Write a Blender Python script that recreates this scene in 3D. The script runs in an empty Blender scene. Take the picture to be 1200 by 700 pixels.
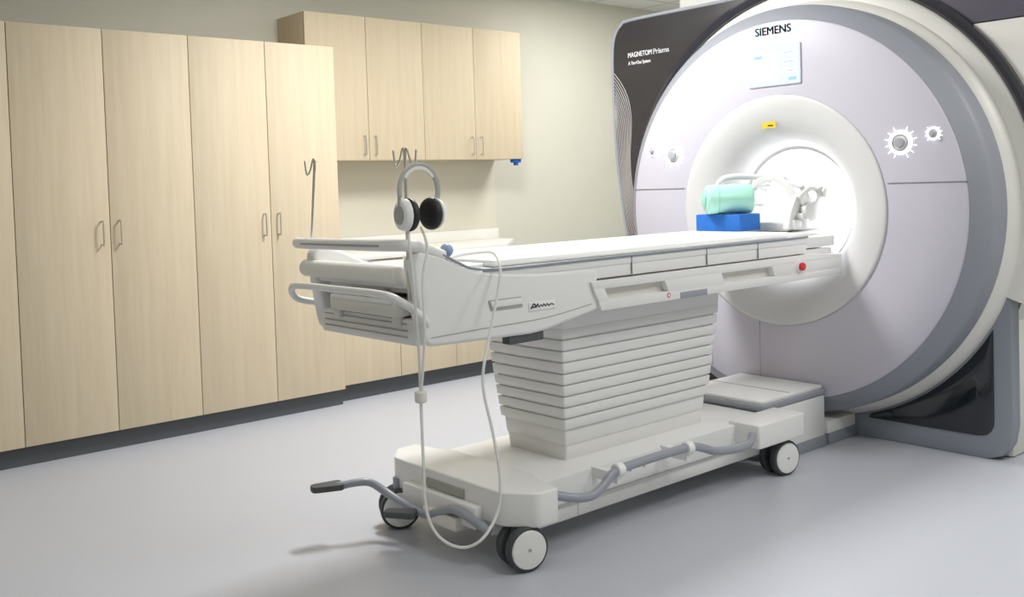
import bpy, bmesh, math
from mathutils import Vector, Matrix
D=bpy.data; COL=bpy.context.scene.collection
pi=math.pi
# ------------------------------------------------------------------ materials
def mat(name,col,rough=0.4,metal=0.0,emit=None,es=0.0,coat=0.0,trans=0.0,alpha=1.0,noise=0.0,nscale=8.0,bump=0.0):
    m=D.materials.new(name); m.use_nodes=True; nt=m.node_tree; b=nt.nodes["Principled BSDF"]
    b.inputs["Base Color"].default_value=(*col,1); b.inputs["Roughness"].default_value=rough
    b.inputs["Metallic"].default_value=metal
    b.inputs["Coat Weight"].default_value=coat
    b.inputs["Transmission Weight"].default_value=trans
    b.inputs["Alpha"].default_value=alpha
    if emit: b.inputs["Emission Color"].default_value=(*emit,1); b.inputs["Emission Strength"].default_value=es
    if noise or bump:
        tc=nt.nodes.new("ShaderNodeTexCoord"); n=nt.nodes.new("ShaderNodeTexNoise"); n.inputs["Scale"].default_value=nscale; n.inputs["Detail"].default_value=4
        nt.links.new(tc.outputs["Object"],n.inputs["Vector"])
        if noise:
            r=nt.nodes.new("ShaderNodeValToRGB"); r.color_ramp.elements[0].position=.3; r.color_ramp.elements[1].position=.7
            r.color_ramp.elements[0].color=(*[c*(1-noise) for c in col],1); r.color_ramp.elements[1].color=(*[min(1,c*(1+noise)) for c in col],1)
            nt.links.new(n.outputs["Fac"],r.inputs["Fac"]); nt.links.new(r.outputs["Color"],b.inputs["Base Color"])
        if bump:
            bp=nt.nodes.new("ShaderNodeBump"); bp.inputs["Strength"].default_value=bump; bp.inputs["Distance"].default_value=.01
            nt.links.new(n.outputs["Fac"],bp.inputs["Height"]); nt.links.new(bp.outputs["Normal"],b.inputs["Normal"])
    return m
def wood():
    m=D.materials.new("maple_laminate"); m.use_nodes=True; nt=m.node_tree; b=nt.nodes["Principled BSDF"]; b.inputs["Roughness"].default_value=.6
    tc=nt.nodes.new("ShaderNodeTexCoord"); mp=nt.nodes.new("ShaderNodeMapping"); mp.inputs["Scale"].default_value=(22,22,1.0)
    n=nt.nodes.new("ShaderNodeTexNoise"); n.inputs["Scale"].default_value=1.6; n.inputs["Detail"].default_value=6; n.inputs["Roughness"].default_value=.55; n.inputs["Distortion"].default_value=.3
    mp2=nt.nodes.new("ShaderNodeMapping"); mp2.inputs["Scale"].default_value=(120,120,5)
    n2=nt.nodes.new("ShaderNodeTexNoise"); n2.inputs["Scale"].default_value=1.5; n2.inputs["Detail"].default_value=3
    mx=nt.nodes.new("ShaderNodeMath"); mx.operation='MULTIPLY_ADD'; mx.inputs[1].default_value=.35
    r=nt.nodes.new("ShaderNodeValToRGB"); r.color_ramp.elements[0].position=.38; r.color_ramp.elements[1].position=.95
    r.color_ramp.elements[0].color=(.61,.505,.345,1); r.color_ramp.elements[1].color=(.69,.59,.43,1)
    L=nt.links.new
    L(tc.outputs["Object"],mp.inputs["Vector"]); L(mp.outputs[0],n.inputs["Vector"]); L(tc.outputs["Object"],mp2.inputs["Vector"]); L(mp2.outputs[0],n2.inputs["Vector"])
    L(n2.outputs["Fac"],mx.inputs[0]); L(n.outputs["Fac"],mx.inputs[2]); L(mx.outputs[0],r.inputs["Fac"]); L(r.outputs["Color"],b.inputs["Base Color"])
    return m
def ceil_mat():
    m=D.materials.new("ceiling_tiles"); m.use_nodes=True; nt=m.node_tree; b=nt.nodes["Principled BSDF"]; b.inputs["Roughness"].default_value=.9
    tc=nt.nodes.new("ShaderNodeTexCoord"); br=nt.nodes.new("ShaderNodeTexBrick"); br.offset=0; br.inputs["Scale"].default_value=1
    br.inputs["Brick Width"].default_value=.61; br.inputs["Row Height"].default_value=.61; br.inputs["Mortar Size"].default_value=.012
    br.inputs["Color1"].default_value=(.78,.78,.76,1); br.inputs["Color2"].default_value=(.76,.76,.74,1); br.inputs["Mortar"].default_value=(.5,.5,.5,1)
    nt.links.new(tc.outputs["Object"],br.inputs["Vector"]); nt.links.new(br.outputs["Color"],b.inputs["Base Color"])
    return m
WOOD=wood(); CEIL=ceil_mat()
WALL=mat("wall_paint",(.63,.62,.535),.85,noise=.015,nscale=3)
FLOOR=mat("vinyl_floor",(.535,.555,.61),.38,noise=.008,nscale=60)
KICK=mat("dark_kick",(.085,.09,.10),.6)
WHITE=mat("warm_white_plastic",(.86,.86,.845),.3)
WHITE2=mat("white_plastic",(.90,.90,.89),.3)
COILM=mat("coil_white_plastic",(.74,.74,.73),.35)
CREAM=mat("cream_plastic",(.78,.77,.72),.36)
COUNTER=mat("white_counter_laminate",(.82,.81,.77),.4)
SPLASH=mat("splash_laminate",(.68,.65,.55),.5)
FUNNEL=mat("bore_funnel_white",(.66,.66,.66),.5)
PAD=mat("cream_vinyl_pad",(.83,.82,.77),.5,bump=.05,nscale=40)
LILAC=mat("pale_lilac_plastic",(.57,.555,.63),.5)
RING=mat("blue_grey_ring",(.275,.29,.33),.5)
GREYB=mat("blue_grey_trim",(.29,.32,.37),.4)
TUBEG=mat("grey_painted_tube",(.34,.36,.41),.3)
SILV=mat("silver_grey_plastic",(.42,.42,.41),.3)
DARKP=mat("charcoal_panel",(.035,.033,.036),.4,noise=.1,nscale=5)
PURPG=mat("plum_grey_panel",(.12,.11,.145),.35)
PURP=mat("dark_gloss_strip",(.03,.03,.04),.15,coat=.5)
GLASS=mat("black_gloss_panel",(.012,.016,.022),.12,coat=.6)
SEAM=mat("seam_shadow",(.22,.21,.23),.8)
SEAML=mat("faint_seam",(.42,.40,.46),.6)
SEAMW=mat("soft_seam",(.42,.41,.38),.8)
BLACK=mat("black_rubber",(.015,.015,.017),.5)
TYRE=mat("dark_tyre",(.06,.065,.07),.55)
STEEL=mat("brushed_steel",(.62,.60,.56),.3,metal=.9)
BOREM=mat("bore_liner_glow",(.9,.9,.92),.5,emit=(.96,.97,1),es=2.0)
MINT=mat("mint_plastic",(.40,.75,.63),.3)
MINTD=mat("mint_cap",(.30,.64,.52),.35)
BLUE=mat("blue_foam",(.012,.14,.52),.7,noise=.08,nscale=50)
RED=mat("red_button",(.75,.03,.03),.3)
YEL=mat("yellow_label",(.80,.50,.03),.5)
TEAL=mat("teal_print",(.0,.34,.36),.5)
TXTW=mat("white_print",(.85,.85,.85),.5,emit=(1,1,1),es=.15)
LINEW=mat("line_print",(.46,.43,.42),.5)
GLOW=mat("button_glow",(.9,.92,1),.4,emit=(.95,.97,1),es=4)
BTN=mat("button_grey",(.42,.43,.47),.3)
SCR=mat("screen_light",(.1,.15,.2),.5,emit=(.70,.85,.96),es=1.0)
SCRW=mat("screen_white",(.2,.2,.2),.5,emit=(.95,.98,1),es=1.05)
SCR2=mat("screen_blue",(.1,.2,.3),.5,emit=(.36,.57,.74),es=.8)
CLEAR=mat("clear_tubing",(.90,.90,.88),.15,alpha=.72)
BULB=mat("pale_blue_rubber",(.30,.42,.62),.45)
FRAMEL=mat("screen_bezel",(.66,.66,.71),.35)
# ------------------------------------------------------------------ mesh helpers
def bbox_(x0,x1,y0,y1,z0,z1,bev=0,seg=2):
    bm=bmesh.new(); bmesh.ops.create_cube(bm,size=1)
    for v in bm.verts: v.co=Vector(((x0+x1)/2+v.co.x*(x1-x0),(y0+y1)/2+v.co.y*(y1-y0),(z0+z1)/2+v.co.z*(z1-z0)))
    if bev: bmesh.ops.bevel(bm,geom=bm.edges[:],offset=bev,segments=seg,affect='EDGES',profile=.5)
    return bm
def frust(b,t,z0,z1,bev=0,rc=.010):
    # tapered tier with rounded corners
    def rr(q): return round_poly([(q[0],q[2]),(q[1],q[2]),(q[1],q[3]),(q[0],q[3])],rc,4)
    bm=bmesh.new(); A=[bm.verts.new((x,y,z0)) for x,y in rr(b)]; Bv=[bm.verts.new((x,y,z1)) for x,y in rr(t)]; n=len(A)
    bm.faces.new(A[::-1]); bm.faces.new(Bv)
    for i in range(n): bm.faces.new((A[i],A[(i+1)%n],Bv[(i+1)%n],Bv[i]))
    bmesh.ops.recalc_face_normals(bm,faces=bm.faces[:])
    if bev:
        sa=set(A); es=[e for e in bm.edges if (e.verts[0] in sa)==(e.verts[1] in sa)]
        bmesh.ops.bevel(bm,geom=es,offset=bev,segments=2,affect='EDGES',profile=.5)
    return bm
def prism(pts,axis,a,b,bev=0,seg=2):
    bm=bmesh.new()
    def P(p,q):
        if axis=='x': return (q,p[0],p[1])
        if axis=='y': return (p[0],q,p[1])
        return (p[0],p[1],q)
    A=[bm.verts.new(P(p,a)) for p in pts]; B=[bm.verts.new(P(p,b)) for p in pts]; n=len(pts)
    bm.faces.new(A[::-1]); bm.faces.new(B)
    for i in range(n): bm.faces.new((A[i],A[(i+1)%n],B[(i+1)%n],B[i]))
    bmesh.ops.recalc_face_normals(bm,faces=bm.faces[:])
    if bev:
        sa=set(A)
        es=[e for e in bm.edges if (e.verts[0] in sa)==(e.verts[1] in sa)] if n>6 else bm.edges[:]
        bmesh.ops.bevel(bm,geom=es,offset=bev,segments=seg,affect='EDGES',profile=.5)
    return bm
def round_poly(pts,rs,n=5):
    out=[]; N=len(pts)
    for i,p in enumerate(pts):
        r=rs if not isinstance(rs,(list,tuple)) else rs[i]
        p=Vector(p); a=(Vector(pts[i-1])-p); b=(Vector(pts[(i+1)%N])-p)
        if r<=0: out.append(tuple(p)); continue
        rr=min(r,a.length*.45,b.length*.45)
        p0=p+a.normalized()*rr; p1=p+b.normalized()*rr
        for k in range(n+1):
            t=k/n; q=p0*(1-t)**2+p*2*t*(1-t)+p1*t*t; out.append(tuple(q))
    return out
def cyl(p0,p1,r0,r1=None,seg=28,bev=0):
    r1=r0 if r1 is None else r1
    p0=Vector(p0);p1=Vector(p1);d=p1-p0
    bm=bmesh.new(); bmesh.ops.create_cone(bm,cap_ends=True,segments=seg,radius1=r0,radius2=r1,depth=d.length)
    if bev:
        es=[e for e in bm.edges if abs(e.verts[0].co.z-e.verts[1].co.z)<1e-6]
        bmesh.ops.bevel(bm,geom=es,offset=bev,segments=4,affect='EDGES',profile=.5)
    bmesh.ops.transform(bm,matrix=Matrix.Translation((p0+p1)/2)@d.to_track_quat('Z','Y').to_matrix().to_4x4(),verts=bm.verts[:])
    return bm
def zstretch(bm,zc,f):
    for v in bm.verts: v.co.z=zc+(v.co.z-zc)*f
    return bm
def ell(c,r,seg=24,rotm=None):
    bm=bmesh.new(); bmesh.ops.create_uvsphere(bm,u_segments=seg,v_segments=seg//2,radius=1)
    for v in bm.verts: v.co=Vector((v.co.x*r[0],v.co.y*r[1],v.co.z*r[2]))
    M=Matrix.Translation(c)
    if rotm is not None: M=M@rotm.to_4x4()
    bmesh.ops.transform(bm,matrix=M,verts=bm.verts[:]); return bm
def catmull(pts,n=8,closed=False):
    P=[Vector(p) for p in pts]; out=[]; N=len(P)
    rng=range(N) if closed else range(N-1)
    for i in rng:
        if closed: p0,p1,p2,p3=P[i-1],P[i],P[(i+1)%N],P[(i+2)%N]
        else: p0=P[max(i-1,0)];p1=P[i];p2=P[i+1];p3=P[min(i+2,N-1)]
        for k in range(n):
            t=k/n
            out.append(.5*((2*p1)+(-p0+p2)*t+(2*p0-5*p1+4*p2-p3)*t*t+(-p0+3*p1-3*p2+p3)*t**3))
    if not closed: out.append(P[-1])
    return out
def tube(pts,r,seg=12,sm=8,closed=False,flat=1.0):
    path=catmull(pts,sm,closed) if sm else [Vector(p) for p in pts]
    bm=bmesh.new(); rings=[]; N=len(path); up=None
    for i,p in enumerate(path):
        if closed: t=(path[(i+1)%N]-path[i-1]).normalized()
        else: t=(path[min(i+1,N-1)]-path[max(i-1,0)]).normalized()
        if up is None:
            up=Vector((0,0,1)) if abs(t.z)<.9 else Vector((1,0,0))
        s=t.cross(up).normalized(); u=s.cross(t).normalized(); up=u
        rings.append([bm.verts.new(p+s*math.cos(2*pi*k/seg)*r+u*math.sin(2*pi*k/seg)*r*flat) for k in range(seg)])
    for i in range(N if closed else N-1):
        a=rings[i];b=rings[(i+1)%N]
        for k in range(seg): bm.faces.new((a[k],a[(k+1)%seg],b[(k+1)%seg],b[k]))
    if not closed: bm.faces.new(rings[0]); bm.faces.new(rings[-1])
    bmesh.ops.recalc_face_normals(bm,faces=bm.faces[:])
    return bm
def lathe(prof,yc,zc,a0=0,a1=360,seg=128,loop=False):
    bm=bmesh.new(); full=abs(a1-a0)>=360; n=seg if full else seg+1; rows=[]
    for i in range(n):
        a=math.radians(a0+(a1-a0)*i/seg)
        rows.append([bm.verts.new((x,yc+r*math.cos(a),zc+r*math.sin(a))) for x,r in prof])
    m=len(prof)
    for i in range(seg):
        A=rows[i];B=rows[(i+1)%n]
        for k in range(m if loop else m-1):
            bm.faces.new((A[k],A[(k+1)%m],B[(k+1)%m],B[k]))
    if not full and loop: bm.faces.new(rows[0]); bm.faces.new(rows[-1])
    bmesh.ops.recalc_face_normals(bm,faces=bm.faces[:])
    return bm
def text_bm(body,size,origin,xdir,ydir,depth=.001,width=None,shift=(0,0)):
    cu=D.curves.new("t","FONT"); cu.body=body; cu.size=size; cu.extrude=depth; cu.resolution_u=6
    o=D.objects.new("t",cu); COL.objects.link(o); bpy.context.view_layer.update()
    me=D.meshes.new_from_object(o.evaluated_get(bpy.context.evaluated_depsgraph_get()))
    bm=bmesh.new(); bm.from_mesh(me); D.objects.remove(o); D.meshes.remove(me)
    xs=[v.co.x for v in bm.verts]; w=max(xs)-min(xs); s=(width/w) if width else 1
    X=Vector(xdir);Y=Vector(ydir);Z=X.cross(Y); O=Vector(origin)+X*shift[0]+Y*shift[1]
    x0=min(xs)
    for v in bm.verts: v.co=O+X*(v.co.x-x0)*s+Y*v.co.y+Z*v.co.z
    return bm
def bold(body,size,origin,xdir,ydir,depth,width,b,m):
    return [(text_bm(body,size,origin,xdir,ydir,depth,width,sh),m) for sh in ((-b,-b*.5),(b,-b*.5),(-b,b*.5),(b,b*.5),(0,0))]
def build(name,pieces,parent=None,label=None,category=None,group=None,kind=None,ang=35):
    me=D.meshes.new(name); big=bmesh.new(); mats=[]
    for bm,m in pieces:
        if m not in mats: mats.append(m)
        idx=mats.index(m)
        for f in bm.faces: f.material_index=idx
        tmp=D.meshes.new("tmp"); bm.to_mesh(tmp); bm.free(); big.from_mesh(tmp); D.meshes.remove(tmp)
    big.to_mesh(me); big.free()
    for m in mats: me.materials.append(m)
    me.polygons.foreach_set("use_smooth",[True]*len(me.polygons))
    me.set_sharp_from_angle(angle=math.radians(ang))
    ob=D.objects.new(name,me); COL.objects.link(ob)
    if parent is not None:
        ob.parent=parent; ob.matrix_parent_inverse=Matrix.Translation(parent.get("loc",(0,0,0))).inverted() if parent.type=='EMPTY' else Matrix()
    if label: ob["label"]=label
    if category: ob["category"]=category
    if group: ob["group"]=group
    if kind: ob["kind"]=kind
    return ob
def thing(name,loc,label,category,group=None):
    e=D.objects.new(name,None); e.empty_display_size=.1; e.location=loc; e["loc"]=loc; COL.objects.link(e)
    e["label"]=label; e["category"]=category
    if group: e["group"]=group
    return e
def copy_tree(o,off,parent=None):
    kids=list(o.children); inv=o.matrix_parent_inverse.copy()
    c=o.copy(); COL.objects.link(c)
    if parent is None:
        c.location=Vector(o.location)+Vector(off)
    else: c.parent=parent; c.matrix_parent_inverse=inv
    for ch in kids: copy_tree(ch,off,c)
    return c
# ------------------------------------------------------------------ room
RX0,RX1,RY0,RY1,H=-1.6,7.4,-2.0,5.82,2.845
S=dict(kind="structure")
build("floor",[(bbox_(RX0-.1,RX1+.1,RY0-.1,RY1+.1,-.1,0),FLOOR)],**S)
build("ceiling",[(bbox_(RX0-.1,RX1+.1,RY0-.1,RY1+.1,H,H+.1),CEIL)],**S)
build("wall_back",[(bbox_(RX0-.1,RX1+.1,RY1,RY1+.1,0,H),WALL)],**S)
build("wall_front",[(bbox_(RX0-.1,RX1+.1,RY0-.1,RY0,0,H),WALL)],**S)
build("wall_left",[(bbox_(RX0-.1,RX0,RY0,RY1,0,H),WALL)],**S)
build("wall_right",[(bbox_(RX1,RX1+.1,RY0,RY1,0,H),WALL)],**S)
build("baseboard_back",[(bbox_(4.96,RX1,RY1-.012,RY1,0,.10,.002),KICK)],**S)
# ------------------------------------------------------------------ cabinets
DW=.457; WY=RY1-.001
def pull(x,z0,z1,y):
    return [(tube([(x,y+.004,z0),(x,y-.022,z0),(x,y-.03,z0+.008),(x,y-.03,z1-.008),(x,y-.022,z1),(x,y+.004,z1)],.0045,10,4),STEEL)]
x0=2.206; yf=5.13
c=thing("tall_cabinet",(x0+DW,5.44,0),"tall light maple laminate storage cabinet with double doors","cabinet","tall storage cabinets")
build("body",[(bbox_(x0,x0+2*DW,yf+.021,WY,.10,2.165,.001),WOOD)],c)
build("toe_kick",[(bbox_(x0,x0+2*DW,5.17,5.75,0,.10),KICK)],c,label="dark grey toe kick")
for i in range(2):
    a=x0+i*DW
    d=build("door",[(bbox_(a+.002,a+DW-.002,yf,yf+.02,.10,2.178,.0015),WOOD)],c)
    hx=x0+DW+(-.045 if i==0 else .045)
    build("handle",pull(hx,1.07,1.19,yf),d,label="slim brushed steel wire pull")
copy_tree(c,(-2*DW,0,0)); copy_tree(c,(-4*DW,0,0))
# wall cabinets
x0=3.122; yu=5.475
c=thing("wall_cabinet",(x0+DW,5.64,1.51),"light maple wall cabinet with two doors above the counter","cabinet","wall cabinets")
build("body",[(bbox_(x0,x0+2*DW,yu+.021,WY,1.51,2.45,.001),WOOD)],c)
for i in range(2):
    a=x0+i*DW
    d=build("door",[(bbox_(a+.002,a+DW-.002,yu,yu+.02,1.508,2.45,.0015),WOOD)],c)
    hx=x0+DW+(-.042 if i==0 else .042)
    build("handle",pull(hx,1.545,1.665,yu),d,label="slim brushed steel wire pull")
wc=copy_tree(c,(2*DW,0,0)); wc["loc"]=tuple(wc.location)
build("clip",[(bbox_(4.87,4.94,5.49,5.54,1.482,1.5095,.004),BLUE),(bbox_(4.895,4.92,5.50,5.53,1.46,1.483,.003),BLUE)],wc,label="small blue plastic clip")
# base cabinets
x0=3.122; bw=DW
def basecab(x0,n,lab,grp=None):
    c=thing("base_cabinet",(x0+bw*n/2,5.5,0),lab,"cabinet",grp)
    build("body",[(bbox_(x0,x0+n*bw,5.215,WY,.10,.87,.001),WOOD)],c)
    build("toe_kick",[(bbox_(x0,x0+n*bw,5.24,5.75,0,.10),KICK)],c,label="dark grey toe kick")
    for i in range(n):
        a=x0+i*bw
        d=build("door",[(bbox_(a+.002,a+bw-.002,5.195,5.214,.105,.865,.0015),WOOD)],c)
        hx=x0+bw+(-.042 if i==0 else .042)
        build("handle",pull(hx,.70,.82,5.195),d,label="slim brushed steel wire pull")
basecab(3.122,2,"light maple base cabinet with double doors under the counter")
basecab(3.122+2*bw,1,"narrow light maple base cabinet with single door under the counter")
ct=thing("countertop",(4.03,5.45,.87),"white laminate countertop with short backsplash on the base cabinets","countertop")
build("worktop",[(prism([(3.122,5.17),(4.50,5.17),(4.955,5.62),(4.955,WY),(3.122,WY)],'z',.871,.905,.003),COUNTER)],ct)
build("backsplash",[(bbox_(3.122,4.955,RY1-.025,WY,.905,.985,.003),COUNTER)],ct)
build("wall_panel",[(bbox_(3.125,4.945,RY1-.008,WY,.986,1.509),SPLASH)],None,"cream laminate splash panel on the wall above the counter","wall panel")
# ------------------------------------------------------------------ scanner
YC,ZC,XM=2.82,1.14,4.25
s=thing("mri_scanner",(5.1,YC,0),"large white magnetic resonance scanner with round lilac front and glowing bore","medical scanner")
def arc(r,a0,a1,n=40): return [(YC+r*math.cos(math.radians(a0+(a1-a0)*i/n)),ZC+r*math.sin(math.radians(a0+(a1-a0)*i/n))) for i in range(n+1)]
build("front_cover",[(lathe([(4.44,.58),(4.252,.576),(4.248,.60),(4.248,.75),(4.248,.93),(4.254,.940),(4.44,.940)],YC,ZC),LILAC),
  (bbox_(4.2445,4.26,YC+.58,YC+.935,1.2605,1.263),SEAM),(bbox_(4.2445,4.26,YC-.935,YC-.58,1.2605,1.263),SEAM),
  (bbox_(4.246,4.26,YC+.118,YC+.120,.215,.57),SEAML),(bbox_(4.246,4.26,YC+.418,YC+.420,.31,.74),SEAML)],s,label="round pale lilac front cover")
build("outer_ring",[(lathe([(4.44,.941),(4.254,.941),(4.258,.949),(4.310,1.008),(4.322,1.016),(4.345,1.019),(4.44,1.02)],YC,ZC),RING)],s,label="blue-grey bevelled outer ring")
build("rim_housing",[(lathe([(4.44,1.012),(4.46,1.035),(4.485,1.050),(4.51,1.060),(4.62,1.063)],YC,ZC),CREAM),
  (lathe([(4.505,1.055),(4.508,1.09),(4.515,1.12),(4.53,1.145),(4.62,1.15)],YC,ZC,-22,202),CREAM)],s,label="cream rim housing")
build("trim_strip",[(lathe([(4.53,1.125),(4.503,1.130),(4.49,1.145),(4.49,1.165),(4.505,1.18),(4.56,1.186)],YC,ZC,0,180,loop=True),PURP)],s,label="dark glossy curved trim strip")
build("bore_ring",[(lathe([(4.30,.577),(4.2475,.575),(4.244,.571),(4.244,.560),(4.246,.535),(4.252,.505),(4.263,.470),(4.279,.435),(4.302,.400),(4.335,.367),(4.372,.342),(4.405,.328),(4.425,.322),(4.430,.318),(4.432,.304)],YC,ZC),FUNNEL)],s,label="white flared ring around the bore",ang=60)
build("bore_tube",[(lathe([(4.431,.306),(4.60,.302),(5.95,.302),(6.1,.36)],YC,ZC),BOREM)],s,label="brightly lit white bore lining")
outer=[(3.3,2.29),(3.98,2.29),(4.08,2.272),(4.135,2.215),(4.158,2.12),(4.163,1.95),(4.160,1.75),(4.150,1.50),(4.120,1.25),(4.08,.98),(4.03,.80)]
left=[(2.9,2.29)]+outer+arc(1.09,-14,86)
build("side_panel",[(prism(left,'x',4.53,4.62,.004),DARKP)],s,label="charcoal side panel with fine curved lines")
mir=lambda P:[(2*YC-y,z) for y,z in P]
right=mir([(2.9,2.29)]+outer[:5]+[(4.163,1.97),(3.68,1.97)]+arc(1.09,50,86))
build("side_panel",[(prism(right,'x',4.53,4.62,.004),PURPG)],s,label="plum-grey side panel")
rl=mir([(4.163,1.965)]+outer[6:]+arc(1.09,-14,50)+[(3.68,1.965)])
build("side_cover",[(prism(rl,'x',4.53,4.62,.004),CREAM)],s,label="cream side cover")
for f in (lambda P:P,mir):
    build("edge_trim",[(tube([(4.535,y,z) for y,z in f([(2.9,2.29)]+outer)],.011,10,4),TUBEG)],s,label="grey edge trim")
pieces=[]
oc=outer[3:]
def outy(z):
    for (y1,z1),(y2,z2) in zip(oc,oc[1:]):
        if z1>=z>=z2: return y1+(y2-y1)*(z1-z)/(z1-z2)
    return oc[-1][0]
NL=12
for i in range(NL):
    pts=[]; n_=24; z0=1.98-.028*(NL-1-i)*.8
    for k in range(n_+1):
        q=k/n_; z=z0-q*(z0-.86)
        ent=1-math.exp(-5*q)
        off=.013+(.006+.0200*i)*ent*(.70+.30*math.cos(5.2*q))
        pts.append((4.5285,outy(max(.81,z))-off,z))
    pieces.append((tube(pts,.0025,6,3),LINEW))
build("line_pattern",pieces,s,label="fine pale curved line graphic")
TX=((0,-1,0),(0,0,1))
build("lettering",[(text_bm("MAGNETOM",.043,(4.528,4.03,2.063),*TX,.001,.185),TXTW)]+bold("Prisma",.043,(4.528,3.832,2.063),*TX,.001,.12,.0012,TXTW),s,label="small white printed lettering")
build("lettering",[(text_bm("A Tim+Dot System",.030,(4.528,4.03,2.018),*TX,.001,.175),TXTW)],s,label="small white printed lettering")
build("logo_lettering",bold("SIEMENS",.056,(4.2478,YC+.105,2.018),*TX,.0012,.203,.0013,TEAL),s,label="teal printed lettering")
# stand
st=[(1.82,.16),(1.835,.075),(1.87,.022),(1.93,0),(3.71,0),(3.77,.022),(3.805,.075),(3.82,.16)]+arc(1.058,-19.2,-160.8,50)
build("stand_frame",[(prism(st,'x',4.52,4.60,.006),GREYB)],s,label="blue-grey stand frame")
def glassp(m=False):
    P=round_poly([(1.90,.59),(1.90,.10),(2.50,.10)],[0,.08,0],5)
    P=P+[(YC+1.072*math.cos(math.radians(t)),ZC+1.072*math.sin(math.radians(t))) for t in [252,245,240,235,230,225,220,215]]
    return mir(P) if m else P
build("stand_panel",[(prism(glassp(),'x',4.512,4.55,.003),GLASS)],s,label="glossy black lower panel")
build("stand_panel",[(prism(glassp(True),'x',4.512,4.55,.003),GLASS)],s,label="glossy black lower panel")
build("stand_body",[(bbox_(4.60,6.05,1.85,3.79,0,.85,.02),CREAM)],s)
build("foot_block",[(bbox_(4.262,4.515,2.572,3.068,.004,.112,.006),WHITE),(bbox_(4.262,4.513,2.566,3.074,0,.055,.003),GREYB)],s,label="low white foot block with grey skirting")
build("rear_housing",[(lathe([(4.60,1.1),(6.05,1.1),(6.1,1.05),(6.1,.36)],YC,ZC),CREAM),
   (bbox_(4.62,6.0,1.95,3.72,2.05,2.48,.04,3),CREAM)],s,label="cream rear housing")
# display
dp=build("display",[(prism(round_poly([(2.668,1.760),(2.969,1.760),(2.969,1.962),(2.668,1.962)],.01),'x',4.241,4.25,.002),FRAMEL)],s,label="small lit touch display")
def sb(y0,y1,z0,z1,m,lv=0): return (bbox_(4.2390-.0006*(lv+1),4.2396-.0006*lv,y0,y1,z0,z1),m)
build("screen",[(bbox_(4.2394,4.243,2.672,2.965,1.764,1.958),SCR),
  sb(2.79,2.95,1.785,1.93,SCRW),sb(2.69,2.775,1.905,1.93,SCRW),sb(2.69,2.775,1.86,1.885,SCRW),sb(2.69,2.775,1.815,1.84,SCRW),
  sb(2.69,2.735,1.78,1.795,SCR2),sb(2.70,2.765,1.914,1.919,SCR2,1),sb(2.70,2.765,1.869,1.874,SCR2,1),sb(2.70,2.75,1.824,1.829,SCR2,1),
  sb(2.869,2.8715,1.785,1.93,SCR2,1),sb(2.79,2.95,1.857,1.8595,SCR2,1),sb(2.88,2.93,1.90,1.915,SCR2,1)],dp,label="bright pale blue screen")
def button(dy,z,r,n=14):
    y=YC+dy
    b=build("control_button",[(cyl((4.25,y,z),(4.239,y,z),r*.78,seg=40,bev=.002),WHITE2),(cyl((4.240,y,z),(4.224,y,z),r*.44,seg=36,bev=.004),BTN),(lathe([(4.2395,r*.70),(4.236,r*.69),(4.236,r*.63),(4.2395,r*.62)],y,z,seg=40),BTN)],s,label="round push control")
    g=[(lathe([(4.25,r*1.05),(4.244,r*1.03),(4.242,r*.86),(4.25,r*.84)],y,z,seg=48),GLOW)]
    for k in range(n):
        a=2*pi*(k+.5)/n; ca,sa=math.cos(a),math.sin(a)
        if abs(ca)<.4: continue
        g.append((ell((4.2475,y+ca*r*1.25,z+sa*r*1.25),(.002,r*.05,r*.05),10),GLOW))
        g.append((ell((4.2475,y+ca*r*1.42,z+sa*r*1.42),(.0015,r*.03,r*.03),8),GLOW))
    build("light_ring",g,b,label="glowing white indicator lights")
for sg in (-1,1):
    button(sg*.645,1.443,.052); button(sg*.795,1.474,.027,12)
build("warning_label",[(bbox_(4.272,4.274,YC+.015,YC+.095,ZC+.415,ZC+.452),YEL),(bbox_(4.2705,4.2722,YC+.03,YC+.06,ZC+.424,ZC+.43),BLACK)],s,label="small yellow warning label")
# dock
d=thing("docking_step",(4.0,2.82,0),"low white docking block with grey edge at the scanner foot","docking unit")
build("block",[(bbox_(3.80,4.24,2.572,3.068,.01,.25,.012),WHITE)],d)
build("skirting",[(bbox_(3.795,4.24,2.566,3.074,0,.055,.003),GREYB)],d,label="grey floor skirting")
build("edge_band",[(prism(round_poly([(3.72,2.57),(4.24,2.57),(4.24,3.07),(3.72,3.07)],[.05,.01,.01,.05]),'z',.25,.278,.006),TUBEG)],d,label="grey rounded edge band")
build("top_plate",[(prism(round_poly([(3.735,2.585),(4.24,2.585),(4.24,3.055),(3.735,3.055)],[.05,.01,.01,.05]),'z',.276,.294,.006),WHITE),(bbox_(3.98,3.985,2.60,3.04,.2935,.2955),SEAMW)],d)
# ------------------------------------------------------------------ patient table
t=thing("patient_table",(2.95,YC,0),"mobile white patient table on bellows column with wheeled base","patient table")
m2=lambda y:2*YC-y
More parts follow.
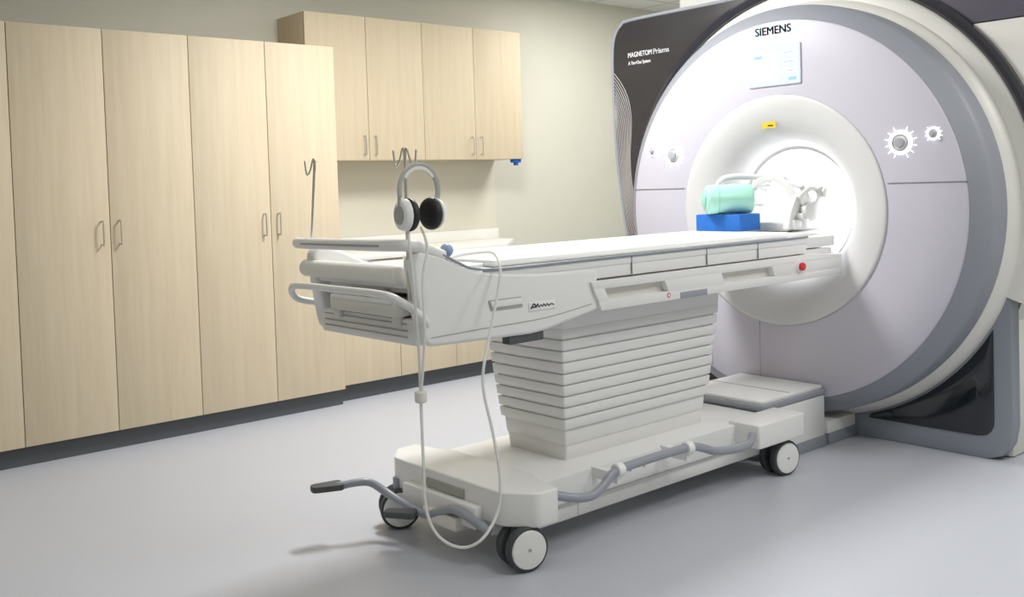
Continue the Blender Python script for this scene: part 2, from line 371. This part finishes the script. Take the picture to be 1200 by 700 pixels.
# base
def sym(P): return P+[(x,m2(y)) for x,y in P[::-1]]
wing_f=sym(round_poly([(2.11,2.60),(2.112,2.50),(2.19,2.405),(2.285,2.40),(2.31,2.53),(2.34,2.60)],[0,.02,.02,.015,.02,0],4)[0:])
mid=[(2.20,2.52),(3.60,2.52),(3.70,2.565),(3.70,3.075),(3.60,3.12),(2.20,3.12)]
low=sym([(2.15,2.60),(2.24,2.535),(2.36,2.53),(3.42,2.53),(3.68,2.53),(3.70,2.56)])
P=[(prism(wing_f,'z',.150,.268,.007,3),WHITE),(prism(mid,'z',.15,.252,.006,2),WHITE),(prism(low,'z',.085,.155,.006),WHITE),
  (bbox_(2.075,2.16,2.60,3.04,.12,.20,.01),WHITE),(bbox_(2.05,2.12,2.68,2.88,.10,.15,.008),CREAM),
  (bbox_(2.5,2.502,2.528,2.5285,.09,.165),SEAMW),(bbox_(2.103,2.1085,2.70,2.92,.205,.235),SEAMW),
  (bbox_(2.24,3.66,2.516,2.521,.150,.154),SEAMW)]
for y0,y1 in ((2.40,2.56),(3.08,3.24)):
    P.append((prism(round_poly([(3.45,y0),(3.79,y0),(3.79,y1),(3.45,y1)],.015),'z',.165,.266,.007,3),WHITE))
for x in (2.78,2.86,3.18): P.append((cyl((x,2.522,.20),(x,2.5185,.20),.006,seg=12),SEAMW))
build("base",P,t)
# column
P=[]
T=(2.505,3.46,2.59,3.05); B=(2.565,3.40,2.650,2.99)
def lerp(f): return tuple(B[i]+(T[i]-B[i])*f for i in range(4))
zz=.250
for k,(h_,fa,fb) in enumerate(((.062,-.12,-.04),(.060,.02,.10))):
    P.append((frust(lerp(fa),lerp(fb),zz,zz+h_,.002),WHITE)); zz+=h_-.001
n=9; z=zz
hz=(.765-z)/n
for i in range(n):
    f0=.08+.66*i/n; f1=f0+.26
    P.append((frust(lerp(f0),lerp(f0+.06),z-.002,z+hz*.30,0),WHITE)); P.append((frust(lerp(f1-.05),lerp(f1),z+hz*.18,z+hz*1.0,.002),WHITE)); z+=hz
P.append((frust(lerp(.88),lerp(1.0),z-.01,.84,.003),WHITE))
build("bellows_column",P,t,label="stepped white bellows column")
# chassis
P=[(prism([(1.93,.80),(2.32,.79),(2.60,.84),(3.96,.84),(3.96,1.0),(1.93,1.0)],'y',2.53,3.11,.006),WHITE)]
end=round_poly([(1.81,.80),(2.30,.788),(2.60,.84),(2.60,.99),(2.3,1.0),(2.12,1.015),(2.0,1.035),(1.93,1.068),(1.87,1.095),(1.80,1.112),(1.765,1.085),(1.775,1.0),(1.79,.90)],[.04,.06,0,0,0,0,.03,.02,.02,.03,.03,.04,.04],4)
for y0,y1 in ((2.487,2.545),(3.095,3.153)):
    P.append((prism(end,'y',y0,y1,.016,4),WHITE))
P.append((bbox_(1.80,1.95,2.53,3.11,.80,.885,.01),WHITE))
P.append((bbox_(1.83,1.95,2.53,3.11,.96,1.03,.015),WHITE))
P.append((bbox_(1.805,1.86,2.70,2.74,.88,.97,.004),CREAM)); P.append((bbox_(1.92,1.935,2.53,3.11,.88,.97),SEAMW))
for zz_ in (.826,.846,.868): P.append((bbox_(1.7965,1.81,2.57,3.08,zz_,zz_+.003),SEAMW))
for yy in (2.62,2.98): P.append((bbox_(1.785,1.81,yy-.02,yy+.02,.86,.90,.004),CREAM)); P.append((cyl((1.785,yy-.022,.90),(1.785,yy+.022,.90),.009),TUBEG))
P.append((prism([(2.07,.925),(2.08,.89),(2.22,.89),(2.215,.925)],'y',2.483,2.492,.001),SEAMW))
P.append((prism([(2.076,.922),(2.086,.90),(2.22,.90),(2.215,.922)],'y',2.481,2.490,.001),WHITE))
P.append((tube([(1.83,2.4868,.83),(2.05,2.4862,.835),(2.33,2.4866,.84),(2.56,2.4868,.865)],.0016,6,6),SEAMW))
P.append((bbox_(2.17,2.33,2.50,2.54,.762,.795,.004),KICK))
build("chassis",P,t)
for sgn in (0,1):
    P=[]
    def Y(a,b): return (a,b) if sgn==0 else (m2(b),m2(a))
    y0,y1=Y(2.475,2.52)
    P.append((prism([(2.565,.915),(2.55,.945),(3.98,.948),(4.25,.935),(4.25,.915)],'y',y0,y1,.003),WHITE))
    P.append((prism([(2.60,.835),(2.585,.872),(4.25,.872),(4.25,.838)],'y',y0,y1,.003),WHITE))
    for a,b in ((2.56,2.63),(2.97,3.33),(3.69,4.25)):
        P.append((prism([(a+(.03 if a<2.6 else .012),.868),(b+.012 if b<4.2 else b,.868),(b-.012 if b<4.2 else b,.918),(a-.012 if a>2.6 else a+.0,.918)],'y',y0,y1,.001),WHITE))
    ya,yb=Y(2.505,2.53); P.append((bbox_(2.58,4.24,ya,yb,.85,.94),CREAM))
    ya,yb=Y(2.472,2.50); P.append((bbox_(3.05,3.22,ya,yb,.836,.862,.003),TUBEG))
    build("side_rail",P,t,label="white side rail with slotted grips")
build("end_carriage",[(bbox_(3.96,4.235,2.515,3.125,.845,.965,.006),WHITE)],t)
P=[(bbox_(1.99,3.985,2.492,3.148,.995,1.026,.006),WHITE),(bbox_(1.94,5.1,2.60,3.04,1.02,1.04,.008),WHITE2),(bbox_(3.985,4.27,2.52,3.12,.97,1.022,.006),WHITE)]
for x in (2.786,3.244,3.60): P.append((bbox_(x,x+.004,2.4905,2.494,.955,1.022),SEAM))
P.append((bbox_(2.01,3.985,2.496,3.144,.952,.997,.004),WHITE))
build("tabletop",P,t,label="long narrow white tabletop")
for yy in (2.489,3.151):
    build("edge_stripe",[(tube([(1.84,yy,1.108),(1.90,yy,1.085),(1.95,yy,1.06),(2.02,yy,1.035),(2.15,yy,1.026),(2.6,yy,1.027),(3.3,yy,1.028),(3.985,yy,1.028)],.005,8,6),GREYB)],t,label="blue-grey edge stripe")
build("mattress",[(bbox_(2.15,3.93,2.545,3.095,1.027,1.052,.011,3),WHITE2)],t,label="thin white mattress pad")
# end handle and pads
build("push_handle",[(tube([(1.90,2.505,1.085),(1.82,2.502,1.115),(1.765,2.51,1.127),(1.742,2.55,1.128),(1.74,2.65,1.126),(1.74,2.82,1.124),(1.74,3.05,1.122),(1.742,3.14,1.122),(1.765,3.19,1.12),(1.83,3.165,1.11),(1.90,3.135,1.085)],.020,14,6),WHITE),
   (tube([(1.7215,2.60,1.126),(1.720,2.82,1.124),(1.7215,3.10,1.122)],.0035,8,4),TUBEG)],t,label="curved white push handle")
build("guard_rail",[(tube([(1.81,3.16,.90),(1.74,3.175,.92),(1.705,3.15,.96),(1.70,3.08,.975),(1.70,2.82,.977),(1.70,2.58,.977),(1.71,2.50,.965),(1.75,2.465,.93),(1.80,2.475,.89),(1.82,2.50,.87)],.0125,12,6),WHITE)],t,label="thin white guard tube")
build("bolster",[(cyl((1.775,2.56,1.03),(1.775,3.17,1.03),.031,bev=.014),PAD),(bbox_(1.78,1.85,2.56,3.09,.985,1.03,.01),PAD)],t,label="cream vinyl bolster roll")
build("drawer",[(bbox_(1.765,1.92,2.585,2.99,.892,.945,.008),CREAM),(bbox_(1.76,1.77,2.60,2.975,.935,.950,.003),WHITE)],t,label="shallow cream drawer")
build("emergency_button",[(cyl((3.89,2.476,.90),(3.89,2.466,.90),.028),WHITE2),(cyl((3.89,2.468,.90),(3.89,2.45,.90),.018,bev=.004),RED)],t,label="round red push button")
sx_=-.115; sz_=.010
sq=[(x+sx_,2.483,z+sz_) for x,z in ((2.398,.871),(2.405,.883),(2.410,.871),(2.420,.878),(2.427,.872),(2.434,.880),(2.441,.872),(2.450,.879),(2.457,.872),(2.468,.877),(2.482,.873))]
build("label_plate",[(bbox_(2.365+sx_,2.488+sx_,2.4835,2.4905,.860+sz_,.890+sz_,.001),WHITE2),(tube(sq,.0019,6,4),BLACK),(tube([(2.372+sx_,2.483,.868+sz_),(2.386+sx_,2.483,.884+sz_),(2.396+sx_,2.483,.874+sz_),(2.38+sx_,2.483,.873+sz_)],.0026,6,5),BLACK)],t,label="small white plate with dark script mark")
build("warning_sticker",[(cyl((2.98,2.475,.857),(2.98,2.4735,.857),.010,seg=20),RED),(cyl((2.98,2.4738,.857),(2.98,2.4728,.857),.0065,seg=20),WHITE2)],t,label="tiny round red and white sticker")
# side foot rail
fr=build("foot_rail",[(tube([(2.29,2.43,.235),(2.36,2.405,.215),(2.44,2.40,.205),(2.50,2.40,.225),(2.56,2.40,.262),(2.65,2.40,.270),(2.85,2.40,.272),(3.0,2.40,.268),(3.07,2.40,.250),(3.15,2.40,.222),(3.28,2.40,.205),(3.38,2.405,.205),(3.44,2.43,.225)],.0165,12,6),TUBEG)],t,label="bent grey tubular foot rail")
for x,z in ((2.585,.266),(2.98,.268)):
    build("clamp",[(cyl((x-.017,2.40,z),(x+.017,2.40,z),.025,bev=.004),WHITE2),(bbox_(x-.014,x+.014,2.395,2.53,z-.05,z-.01,.004),WHITE2)],fr,label="white clamp")
# brake bar and pedals
pb=build("brake_bar",[(tube([(1.87,3.165,.20),(1.93,3.135,.208),(1.98,3.11,.203),(2.02,3.08,.17),(2.045,2.99,.135),(2.055,2.87,.122),(2.06,2.78,.15),(2.06,2.70,.176),(2.065,2.62,.165),(2.09,2.54,.128)],.0155,12,6),TUBEG)],t,label="grey bent brake bar")
def pedal(cx,cy,cz,ang,L=.10,W=.055):
    R=Matrix.Rotation(ang,4,'Z'); bm=prism(round_poly([(-L/2,-W*.35),(L/2,-W/2),(L/2,W/2),(-L/2,W*.35)],.02),'z',-.012,.012,.005)
    bmesh.ops.transform(bm,matrix=Matrix.Translation((cx,cy,cz))@R,verts=bm.verts[:]); return bm
build("pedal",[(pedal(1.835,3.18,.203,-.3,.12,.075),KICK)],pb,label="dark grey foot pedal")
build("pedal",[(pedal(1.99,2.93,.125,-.9,.12,.07),KICK)],pb,label="dark grey foot pedal")
# casters
def caster(x,y,yaw):
    M=Matrix.Translation((x,y,0))@Matrix.Rotation(yaw,4,'Z')
    def tr(bm): bmesh.ops.transform(bm,matrix=M,verts=bm.verts[:]); return bm
    cs=build("caster",[(tr(cyl((0,0,.10),(0,0,.19),.022)),TUBEG),(tr(prism([(-.03,.06),(.03,.06),(.05,.10),(.03,.15),(-.03,.15),(-.05,.11)],'y',-.012,.012,.004)),TYRE),(tr(cyl((0,-.03,.075),(0,.03,.075),.014)),TYRE)],t,label="twin-wheel swivel caster")
    for sg in (-1,1):
        a,b=sg*.016,sg*.050
        build("wheel",[(tr(cyl((0,a,.0775),(0,b,.0775),.077,seg=48,bev=.008)),TYRE),(tr(cyl((0,b-sg*.003,.0775),(0,b+sg*.005,.0775),.067,.064,seg=48,bev=.002)),WHITE),(tr(cyl((0,b,.0775),(0,b+sg*.0065,.0775),.006)),SEAMW)],cs,label="dark tyre with cream disc cover")
caster(2.175,2.475,-.22); caster(3.70,2.475,-.18); caster(2.12,3.125,-.5); caster(3.68,3.165,.1)
# hook poles
def pole(x,y,z0,z1,lean,sides):
    tx=x+lean[0]; ty=y+lean[1]
    e=Vector((.765,-.643,0))
    p=build("hook_pole",[(tube([(x,y,z0),(tx,ty,z1)],.0055,8,0),STEEL)],t,label="thin steel pole with wire hook")
    T_=Vector((tx,ty,z1))
    hp=[]
    for sg in sides:
        hp.append((tube([T_+Vector((0,0,-.035)),T_+Vector((0,0,-.01)),T_+e*.006*sg+Vector((0,0,.006)),T_+e*.018*sg+Vector((0,0,-.035)),T_+e*.030*sg+Vector((0,0,-.048)),T_+e*.036*sg+Vector((0,0,.0))],.0032,8,5),STEEL))
    build("hook",hp,p,label="bent wire hook")
pole(1.765,3.10,1.11,1.415,(0,-.045),(-1,)); pole(1.775,2.52,.95,1.425,(-.005,-.01),(-1,1))
# ------------------------------------------------------------------ headphones
hc=Vector((1.795,2.475,1.298)); e=Vector((.765,-.643,0)); up=Vector((0,0,1)); F0=Vector((.643,.765,0))
th=math.radians(46); ep=(e*math.cos(th)+F0*math.sin(th)).normalized(); fw=ep.cross(up)
hp=thing("headphones",tuple(hc),"silver-grey over-ear headphones with black cushions hanging from the pole hook","headphones")
def bandp(a,w,h,da=9,s0=-22,s1=203): return [hc+ep*(w*math.cos(x))+up*(h*math.sin(x)) for x in [math.radians(q) for q in range(s0,s1,da)]]
build("headband",[(tube(bandp(0,.080,.080),.0045,10,2,flat=2.2),SILV),(tube(bandp(0,.072,.072,10,35,146),.0045,8,2,flat=1.8),PAD)],hp,label="silver-grey padded headband")
for sg in (-1,1):
    cc=hc+ep*(.058*sg)+up*(-.074); ax=(ep*sg-fw*0.12).normalized()
    zs=lambda bm: zstretch(bm,cc.z,1.18)
    build("ear_cup",[(zs(cyl(cc-ax*.002,cc+ax*.024,.045,.037,seg=36,bev=.007)),WHITE2),(zs(cyl(cc+ax*.022,cc+ax*.027,.026,.024,seg=30)),SILV),(tube([cc+ax*.016,cc+ax*.022+up*.04,hc+ep*(.080*sg)+up*(-.01)],.006,8,4),SILV)],hp,label="white plastic ear cup")
    build("ear_cushion",[(zs(cyl(cc-ax*.030,cc-ax*.002,.041,.046,seg=36,bev=.011)),BLACK)],hp,label="black foam ear cushion")
build("sound_tube",[(tube([(1.745,2.47,1.19),(1.735,2.452,1.13),(1.74,2.446,1.02),(1.743,2.435,.837),(1.741,2.429,.666)],.0045,8,8),CLEAR),
  (tube([(1.83,2.52,1.18),(1.80,2.45,1.12),(1.765,2.43,1.02),(1.75,2.41,.85),(1.741,2.429,.666)],.0045,8,8),CLEAR),
  (cyl((1.741,2.429,.648),(1.741,2.429,.684),.019,bev=.006),CREAM),
  (tube([(1.741,2.429,.666),(1.738,2.423,.47),(1.737,2.417,.326),(1.761,2.393,.239),(1.813,2.347,.20),(1.864,2.305,.224),(1.936,2.313,.29),(1.947,2.309,.395),(1.937,2.323,.529),(1.92,2.345,.689),(1.971,2.373,.814),(2.046,2.409,.954),(2.088,2.441,1.032),(2.125,2.517,1.078),(2.075,2.56,1.08),(2.026,2.60,1.07),(1.99,2.64,1.045)],.005,8,8),CLEAR)],hp,label="clear plastic sound tube with cream connector")
cb=build("call_bulb",[(ell((1.925,2.515,1.101),(.022,.022,.023)),BULB),(tube([(1.925,2.52,1.10),(1.96,2.55,1.09),(2.0,2.60,1.05)],.003,8,6),WHITE2)],None,"pale blue rubber squeeze bulb on the table end","squeeze bulb")
# ------------------------------------------------------------------ coil, bottle, foam
hcx=thing("head_coil",(4.32,YC,1.053),"white open-frame head coil standing on the table","head coil")
P=[(lathe([(4.16,.150),(4.165,.158),(4.48,.158),(4.485,.150),(4.48,.138),(4.165,.138)],YC,1.20,180,360,40,loop=True),COILM),(bbox_(4.12,4.50,YC-.145,YC+.145,1.0415,1.085,.008),COILM)]
build("lower_shell",P,hcx)
P=[]
for x,w in ((4.175,.04),(4.30,.20)): P.append((lathe([(x,.122),(x,.142),(x+.006,.150),(x+w-.008,.150),(x+w,.142),(x+w,.122)],YC,1.165,0,180,30,loop=True),COILM))
for a in (8,45,90,135,172):
    a=math.radians(a); P.append((tube([(4.19,YC+.135*math.cos(a),1.165+.135*math.sin(a)),(4.34,YC+.135*math.cos(a),1.165+.135*math.sin(a))],.018,10,0),COILM))
build("upper_frame",P,hcx)
for sg in (-1,1):
    y=YC+sg*.158
    build("side_arm",[(prism(round_poly([(4.07,1.053),(4.24,1.053),(4.27,1.15),(4.23,1.215),(4.15,1.21),(4.10,1.14)],.02),'y',y-.016,y+.016,.004),COILM),
      (cyl((4.20,y-.030,1.19),(4.20,y+.030,1.19),.032,bev=.005),WHITE2),(cyl((4.14,y-.022,1.10),(4.14,y+.022,1.10),.016,bev=.003),SEAMW),(bbox_(4.10,4.16,y-.034,y+.034,1.053,1.10,.006),COILM)],hcx)
yb_=YC-.20
build("bracket",[(prism(round_poly([(4.16,1.10),(4.26,1.10),(4.34,1.16),(4.35,1.255),(4.29,1.255),(4.26,1.19),(4.16,1.16)],.015),'y',yb_-.014,yb_+.014,.004),COILM),
   (cyl((4.32,yb_-.03,1.225),(4.32,yb_+.03,1.225),.024,bev=.004),COILM),(tube([(4.15,yb_+.02,1.20),(4.22,yb_,1.245),(4.32,yb_,1.235)],.012,8,5),COILM),(bbox_(4.14,4.22,yb_-.01,yb_+.05,1.10,1.13,.004),COILM)],hcx,label="white bracket with knob")
P=[(tube([(4.09,3.04,1.22),(4.08,3.05,1.27),(4.10,3.03,1.305),(4.14,2.98,1.315),(4.20,2.91,1.31),(4.24,2.87,1.31)],.016,10,6),COILM),(tube([(4.09,3.04,1.245),(4.12,3.00,1.27),(4.18,2.93,1.265)],.011,10,6),COILM)]
build("mirror_arm",P,hcx,label="curved white arm")
build("foam_block",[(bbox_(3.90,4.065,2.795,3.055,1.053,1.133,.004),BLUE)],None,"bright blue foam block on the table","foam block")
pb_=thing("phantom_bottle",(3.98,2.9,1.134),"mint green plastic fluid bottle lying on blue foam","bottle")
a=Vector((3.885,2.985,1.206)); b2=Vector((4.055,2.83,1.206)); dd=(b2-a).normalized()
build("bottle_body",[(cyl(a,b2,.071,.071,seg=48,bev=.020),MINT),(cyl(a+dd*.055,a+dd*.060,.0722,seg=48),MINTD)],pb_)
build("bottle_cap",[(cyl(a-dd*.012,a+dd*.01,.040,seg=36,bev=.005),MINTD)],pb_,label="darker mint round cap")
# ------------------------------------------------------------------ lights
def area(loc,sx,sy,p,col=(1,.99,.97)):
    l=D.lights.new("ceiling_lamp","AREA"); l.shape='RECTANGLE'; l.size=sx; l.size_y=sy; l.energy=p; l.color=col
    o=D.objects.new("ceiling_lamp",l); o.location=loc; COL.objects.link(o); return o
for x,y,sx,sy,p in ((.3,.6,.6,1.2,9),(2.6,.6,.6,1.2,26),(.2,3.2,.6,1.2,6),(3.15,3.6,.35,.7,74),(4.6,.3,.6,1.2,37),(5.6,4.4,.6,1.2,44)):
    area((x,y,H-.02),sx,sy,p)
w=D.worlds.new("world"); bpy.context.scene.world=w; w.use_nodes=True; w.node_tree.nodes["Background"].inputs[0].default_value=(.8,.85,.9,1); w.node_tree.nodes["Background"].inputs[1].default_value=.3
# ------------------------------------------------------------------ camera
yaw,pit,rol=math.radians(49.952),math.radians(2.015),math.radians(-1.847)
F=Vector((math.cos(pit)*math.cos(yaw),math.cos(pit)*math.sin(yaw),-math.sin(pit))); R=Vector((math.sin(yaw),-math.cos(yaw),0)); U=R.cross(F)
R2=math.cos(rol)*R+math.sin(rol)*U; U2=-math.sin(rol)*R+math.cos(rol)*U
cam=D.cameras.new("camera"); cam.sensor_width=36; cam.sensor_fit='HORIZONTAL'; cam.lens=1146.7/1200*36
cam.shift_x=(600-574.5)/1200; cam.shift_y=-(350-260.3)/1200
co=D.objects.new("camera",cam); M=Matrix((R2,U2,-F)).transposed().to_4x4(); M.translation=(0,0,1.3); co.matrix_world=M; COL.objects.link(co)
bpy.context.scene.camera=co
bpy.context.scene.view_settings.view_transform='Standard'
bpy.context.scene.view_settings.exposure=0
